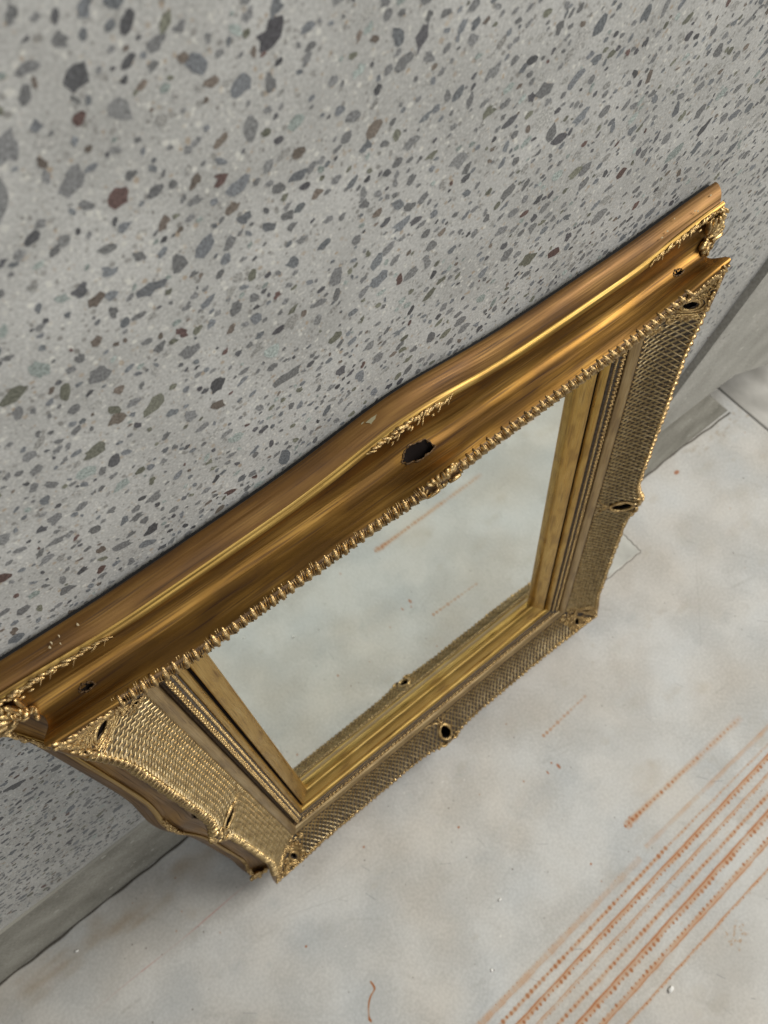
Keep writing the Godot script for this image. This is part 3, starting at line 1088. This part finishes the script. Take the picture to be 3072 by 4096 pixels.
func centre_ornament(s: int) -> void:
	var l := side_len(s)
	var root := Node3D.new()
	root.name = numbered("centre_ornament", mirror)
	mirror.add_child(root, true)
	var st := st_new()
	var pts := []
	var rr := []
	for k in 26:
		var a := TAU * k / 26
		pts.append(panel_td(s, l / 2 + cos(a) * 11.0, HOLE_D + sin(a) * 13.2, 1.6))
		rr.append((2.6 + 0.6 * sin(a * 3.0) + 0.4 * sin(a * 7.0)) * MM)
	tube(st, pts, rr, 7, true)
	put("pierced_ring", st_mesh(st), mats.carved, root)
	# stem of pearls to the inner edge, with two curling wings
	st = st_new()
	for k in 5:
		var c := panel_td(s, l / 2 + sin(k * 2.0) * 0.8, 52.0 + k * 3.6, 1.4)
		var r := (2.3 - 0.2 * k) * MM
		ellipsoid(st, c, Vector3(r, 0, 0), Vector3(0, r, 0), Vector3(0, 0, r), 8, 6)
	put("pearl_stem", st_mesh(st), mats.carved, root)
	for e in [-1.0, 1.0]:
		st = st_new()
		pts = []
		rr = []
		for k in 10:
			var f := k / 9.0
			pts.append(panel_td(s, l / 2 + e * (3.0 + 26.0 * f * f), 54.0 + 14.0 * f, 1.0))
			rr.append((1.9 - 1.2 * f) * MM)
		tube(st, pts, rr, 6)
		put("curled_wing", st_mesh(st), mats.carved, root)
		st = st_new()
		pts = []
		rr = []
		for k in 12:   # curl on the lip
			var f := k / 11.0
			var a := f * 4.6
			var x: float = l / 2 + e * (14.0 - cos(a) * (7.0 - 4.0 * f))
			pts.append(panel_td(s, x, maxf(panel_d(s, x, 0.0) + 3.0 - sin(a) * (5.0 - 2.5 * f), panel_d(s, x, 0.0) - 1.5), 2.0))
			rr.append((2.6 - 1.3 * f) * MM)
		tube(st, pts, rr, 6)
		put("lip_scroll", st_mesh(st), mats.carved, root)
	st = st_new()
	for k in 7:
		var a := (k - 3) * 0.34
		var c := sp(s, l / 2 + sin(a) * 13.0, panel_d(s, l / 2, 0.0) - 3.0 - cos(a) * 5.0, 2.0 - absf(a) * 2.0)
		var al := (sp(s, 1, 0, 0) - sp(s, 0, 0, 0))
		var ac := (sp(s, 0, 1, 0) - sp(s, 0, 0, 0))
		var up := (sp(s, 0, 0, 1) - sp(s, 0, 0, 0))
		var dirn := al * sin(a) - ac * cos(a)
		ellipsoid(st, c, dirn * 6.5, (al * cos(a) + ac * sin(a)) * 2.6, up * 3.4, 9, 6)
	put("shell", st_mesh(st), mats.carved, root)
	st = st_new()
	for k in 22:
		var x := rng.randf_range(-27, 27)
		var t := l / 2 + x
		var g := sag(t, l)
		var c := sp(s, t, 2.5 + 18 * g + rng.randf_range(-2, 6), -5.5 + 7.0 * centre(s, t) + rng.randf_range(-3, 1.5))
		var al := (sp(s, 1, 0, 0) - sp(s, 0, 0, 0))
		var ac := (sp(s, 0, 1, 0) - sp(s, 0, 0, 0))
		var up := (sp(s, 0, 0, 1) - sp(s, 0, 0, 0))
		var sk := rng.randf_range(-0.9, 0.9) + signf(x) * 0.5
		ellipsoid(st, c, (al * cos(sk) + up * sin(sk)) * rng.randf_range(2.5, 5.0), (up * cos(sk) - al * sin(sk)) * rng.randf_range(1.2, 2.2), ac * rng.randf_range(2.5, 4.5), 7, 5)
	put("lip_leaves", st_mesh(st), mats.carved, root)


# corner k sits at the start of side k and the end of side k - 1
func corner_ornament(k: int) -> void:
	var root := Node3D.new()
	root.name = numbered("corner_ornament", mirror)
	mirror.add_child(root, true)
	for half in 2:
		var s: int = k if half == 0 else (k + 3) % 4
		var l := side_len(s)
		var tt := func(x): return x if half == 0 else l - x
		# smooth ground under the carving
		var st := st_new()
		var pos := func(i, j):
			var q: float = j / 20.0
			var dc := lerpf(10.0, PANEL_IN, q)
			var far := 62.0 + 14.0 * q + 3.0 * sin(q * 19.0)
			var f: float = i / 24.0 if half == 0 else 1.0 - i / 24.0
			return panel(s, tt.call(lerpf(dc, maxf(far, dc + 3.0), f)), q, 0.9)
		var skip := func(i, j):
			var q: float = (j + 0.5) / 20.0
			var dc := lerpf(10.0, PANEL_IN, q)
			var f: float = (i + 0.5) / 24.0 if half == 0 else 1.0 - (i + 0.5) / 24.0
			var t: float = tt.call(lerpf(dc, maxf(62.0 + 14.0 * q, dc + 3.0), f))
			return in_hole(s, t, panel_d(s, t, q), 1.0)
		grid(st, 24, 20, pos, func(i, j): return Vector2(i * 0.003, j * 0.003), skip)
		put("carved_ground", st_mesh(st), mats.bed, root)
		# combed strands sweeping round the eye
		st = st_new()
		for n in 7:
			var pts := []
			var rr := []
			for i in 16:
				var f := i / 15.0
				var a := lerpf(-2.7, 2.2, f)
				var r := 10.0 + n * 2.7 + 2.0 * f
				var x := 50.0 + cos(a) * r * 0.8 - 4.0 * f
				var d := EYE_D + sin(a) * r * 1.05
				if x < d + 1.0 or x > 84.0 or d > 67.0 or d < panel_d(s, tt.call(x), 0.0) + 0.5:
					if pts.size() > 2: tube(st, pts, rr, 5)
					pts = []
					rr = []
					continue
				pts.append(panel_td(s, tt.call(x), d, 1.2 + 0.5 * sin(n * 2.1)))
				rr.append((1.15 - 0.4 * absf(f - 0.4)) * MM)
			if pts.size() > 2: tube(st, pts, rr, 5)
		for n in 6:   # from the tip of the corner inwards
			var pts := []
			var rr := []
			for i in 12:
				var f := i / 11.0
				var d := lerpf(11.0 + n * 1.2, 18.0 + n * 9.0, f)
				var x := maxf(lerpf(13.0 + n * 2.0, 36.0 + n * 5.4, f) + 4.0 * sin(f * PI), d + 1.2)
				d = maxf(d, panel_d(s, tt.call(x), 0.0) + 0.5)
				pts.append(panel_td(s, tt.call(x), d, 1.5))
				rr.append((1.35 - 0.5 * f) * MM)
			tube(st, pts, rr, 5)
		for n in 9:   # small scrolls
			var x0 := rng.randf_range(22, 78)
			var d0 := rng.randf_range(panel_d(s, tt.call(x0), 0.0) + 4.0, minf(x0 - 3.0, 64.0))
			if absf(x0 - 50.0) < 10.0 and absf(d0 - EYE_D) < 12.0: continue
			var pts := []
			var rr := []
			var ph := rng.randf() * TAU
			var way := 1.0 if rng.randf() < 0.5 else -1.0
			for i in 14:
				var f := i / 13.0
				var a := ph + way * f * 7.5
				var r := lerpf(5.2, 0.8, f)
				var x := x0 + cos(a) * r
				var d := maxf(d0 + sin(a) * r, panel_d(s, tt.call(x), 0.0) + 0.4)
				pts.append(panel_td(s, tt.call(x), d, 1.4 + f))
				rr.append(lerpf(0.8, 1.3, f) * MM)
			tube(st, pts, rr, 5)
		for n in 46:   # leaf ridges between them
			var x := rng.randf_range(14, 84)
			var d := rng.randf_range(panel_d(s, tt.call(x), 0.0) + 1.0, minf(x - 2.0, 66.0))
			if absf(x - 50.0) < 8.0 and absf(d - EYE_D) < 10.0: continue
			if x > 62.0 + 14.0 * d / 69.0 + 6.0 * rng.randf(): continue
			var c := panel_td(s, tt.call(x), d, 0.9)
			var c2 := panel_td(s, tt.call(x + cos(d * 0.2) * 1.0), d + sin(d * 0.2 + x * 0.08), 0.9)
			var dv := (c2 - c).normalized() * MM
			ellipsoid(st, c, dv * rng.randf_range(2.5, 5.0), dv.cross(Vector3(0, 0, 1)).normalized() * MM * rng.randf_range(0.8, 1.6), Vector3(0, 0, 2.0) * MM, 7, 5)
		put("combed_strands", st_mesh(st), mats.carved, root)
		# rim of the pierced eye
		st = st_new()
		var ep := []
		var er := []
		for i in 18:
			var a := TAU * i / 18
			ep.append(panel_td(s, tt.call(50.0 + cos(a) * 6.6), EYE_D + sin(a) * 8.6, 1.6))
			er.append((1.7 + 0.5 * sin(a * 2.0)) * MM)
		tube(st, ep, er, 6, true)
		put("eye_rim", st_mesh(st), mats.carved, root)
		for q in [[56, 51, 3.2], [63, 50, 2.7], [50, 48.5, 2.9]]:
			st = st_new()
			var r: float = q[2] * MM
			ellipsoid(st, panel_td(s, tt.call(q[0] + 2.0), q[1], 1.8), Vector3(r, 0, 0), Vector3(0, r, 0), Vector3(0, 0, r), 12, 8)
			put("pearl", st_mesh(st), mats.carved, root)
		st = st_new()
		for n in 8:   # small spray of leaf tips at the inner end
			var a := -1.2 + n * 0.36
			var c := panel_td(s, tt.call(74.0 + cos(a) * 6.0), 60.0 + sin(a) * 6.5, 1.2)
			var c2 := panel_td(s, tt.call(74.0 + cos(a) * 9.0), 60.0 + sin(a) * 9.0, 1.2)
			var dv := (c2 - c).normalized() * MM
			ellipsoid(st, c, dv * 4.2, dv.cross(Vector3(0, 0, 1)).normalized() * MM * 1.1, Vector3(0, 0, 1.7) * MM, 7, 5)
		put("leaf_spray", st_mesh(st), mats.carved, root)
		# knobs along the lip up to the first bead
		st = st_new()
		var x := 4.0
		while x < 60.0:
			var g := sag(x, l)
			var c := sp(s, tt.call(x), 8.0 + 18 * g + rng.randf_range(-1.5, 3.5), -1.8 + rng.randf_range(-0.6, 0.6))
			ellipsoid(st, c, Vector3(1.6, 1.4, 0) * MM * rng.randf_range(0.6, 1.3), Vector3(-2.4, 2.8, 0) * MM * rng.randf_range(0.6, 1.3), Vector3(0, 0, 2.0) * MM, 7, 5)
			x += rng.randf_range(2.2, 4.0)
		put("lip_leaves", st_mesh(st), mats.carved, root)
	# shell and lobes in the hollow of the corner
	var st2 := st_new()
	var cx := 0.0 if k == 0 or k == 3 else W
	var cy := 0.0 if k < 2 else H
	var inx := 1.0 if cx == 0.0 else -1.0
	var iny := 1.0 if cy == 0.0 else -1.0
	for n in 6:
		var a := -0.6 + n * 0.24
		var dirn := Vector3(-inx, -iny, 0).normalized().rotated(Vector3(0, 0, 1), a * 1.3)
		var c := Vector3(cx - W / 2 + inx * 4.0, cy + iny * 4.0, -35.0) * MM + dirn * 22.0 * MM
		ellipsoid(st2, c, dirn * 9.0 * MM, dirn.cross(Vector3(0, 0, 1)) * 2.4 * MM, Vector3(0, 0, 3.2) * MM, 9, 6)
	for n in 22:
		var f := rng.randf()
		var m := lerpf(-26.0, 6.0, f)
		var off := rng.randf_range(-9, 9) * (1.0 - 0.6 * f)
		var c := Vector3(cx - W / 2 + inx * (m + off), cy + iny * (m - off), lerpf(-40.0, -33.0, f) + rng.randf_range(-1, 4)) * MM
		var a := rng.randf() * TAU
		ellipsoid(st2, c, Vector3(cos(a), sin(a), 0) * rng.randf_range(3, 6) * MM, Vector3(-sin(a), cos(a), 0) * rng.randf_range(1.6, 3.0) * MM, Vector3(0, 0, 3.2) * MM, 9, 6)
	put("hollow_shell", st_mesh(st2), mats.carved, root)


# ------------------------------------------------------------------ bits lying on the floor
func build_crumbs() -> void:
	var white := StandardMaterial3D.new()
	white.albedo_color = Color8(226, 224, 218)
	white.roughness = 0.9
	var rows := [[409, 686, 8.5, "white plaster crumb lying by the rust lines"], [280, 418, 4.6, "small white plaster crumb on bare floor left of the rust lines"], [-320, 41, 5.0, "white plaster crumb near the wall joint left of the mirror"], [200, 487, 4.0, "tiny grey crumb beside the first long rust line"]]
	for q in rows:
		var st := st_new()
		var sd := rng.randf() * 9.0
		var r: float = q[2] * 0.5
		grid(st, 9, 6, func(i, j):
			var th: float = TAU * (i % 9) / 9
			var ph: float = -PI / 2 + PI * j / 6
			var k := r * (1.0 + 0.25 * sin(th * 2.0 + sd) * cos(ph) + 0.18 * sin(th * 5.0 + sd * 3.0 + ph * 2.0) * cos(ph))
			return Vector3(cos(th) * cos(ph) * k * 1.2, sin(ph) * r * 0.6 + r * 0.5, -sin(th) * cos(ph) * k) * MM, func(i, j): return Vector2(i, j))
		var o := put("plaster_crumb", st_mesh(st), white, self)
		o.position = Vector3(q[0], 0, q[1]) * MM
		tag(o, q[3], "crumb", "crumbs on the floor")
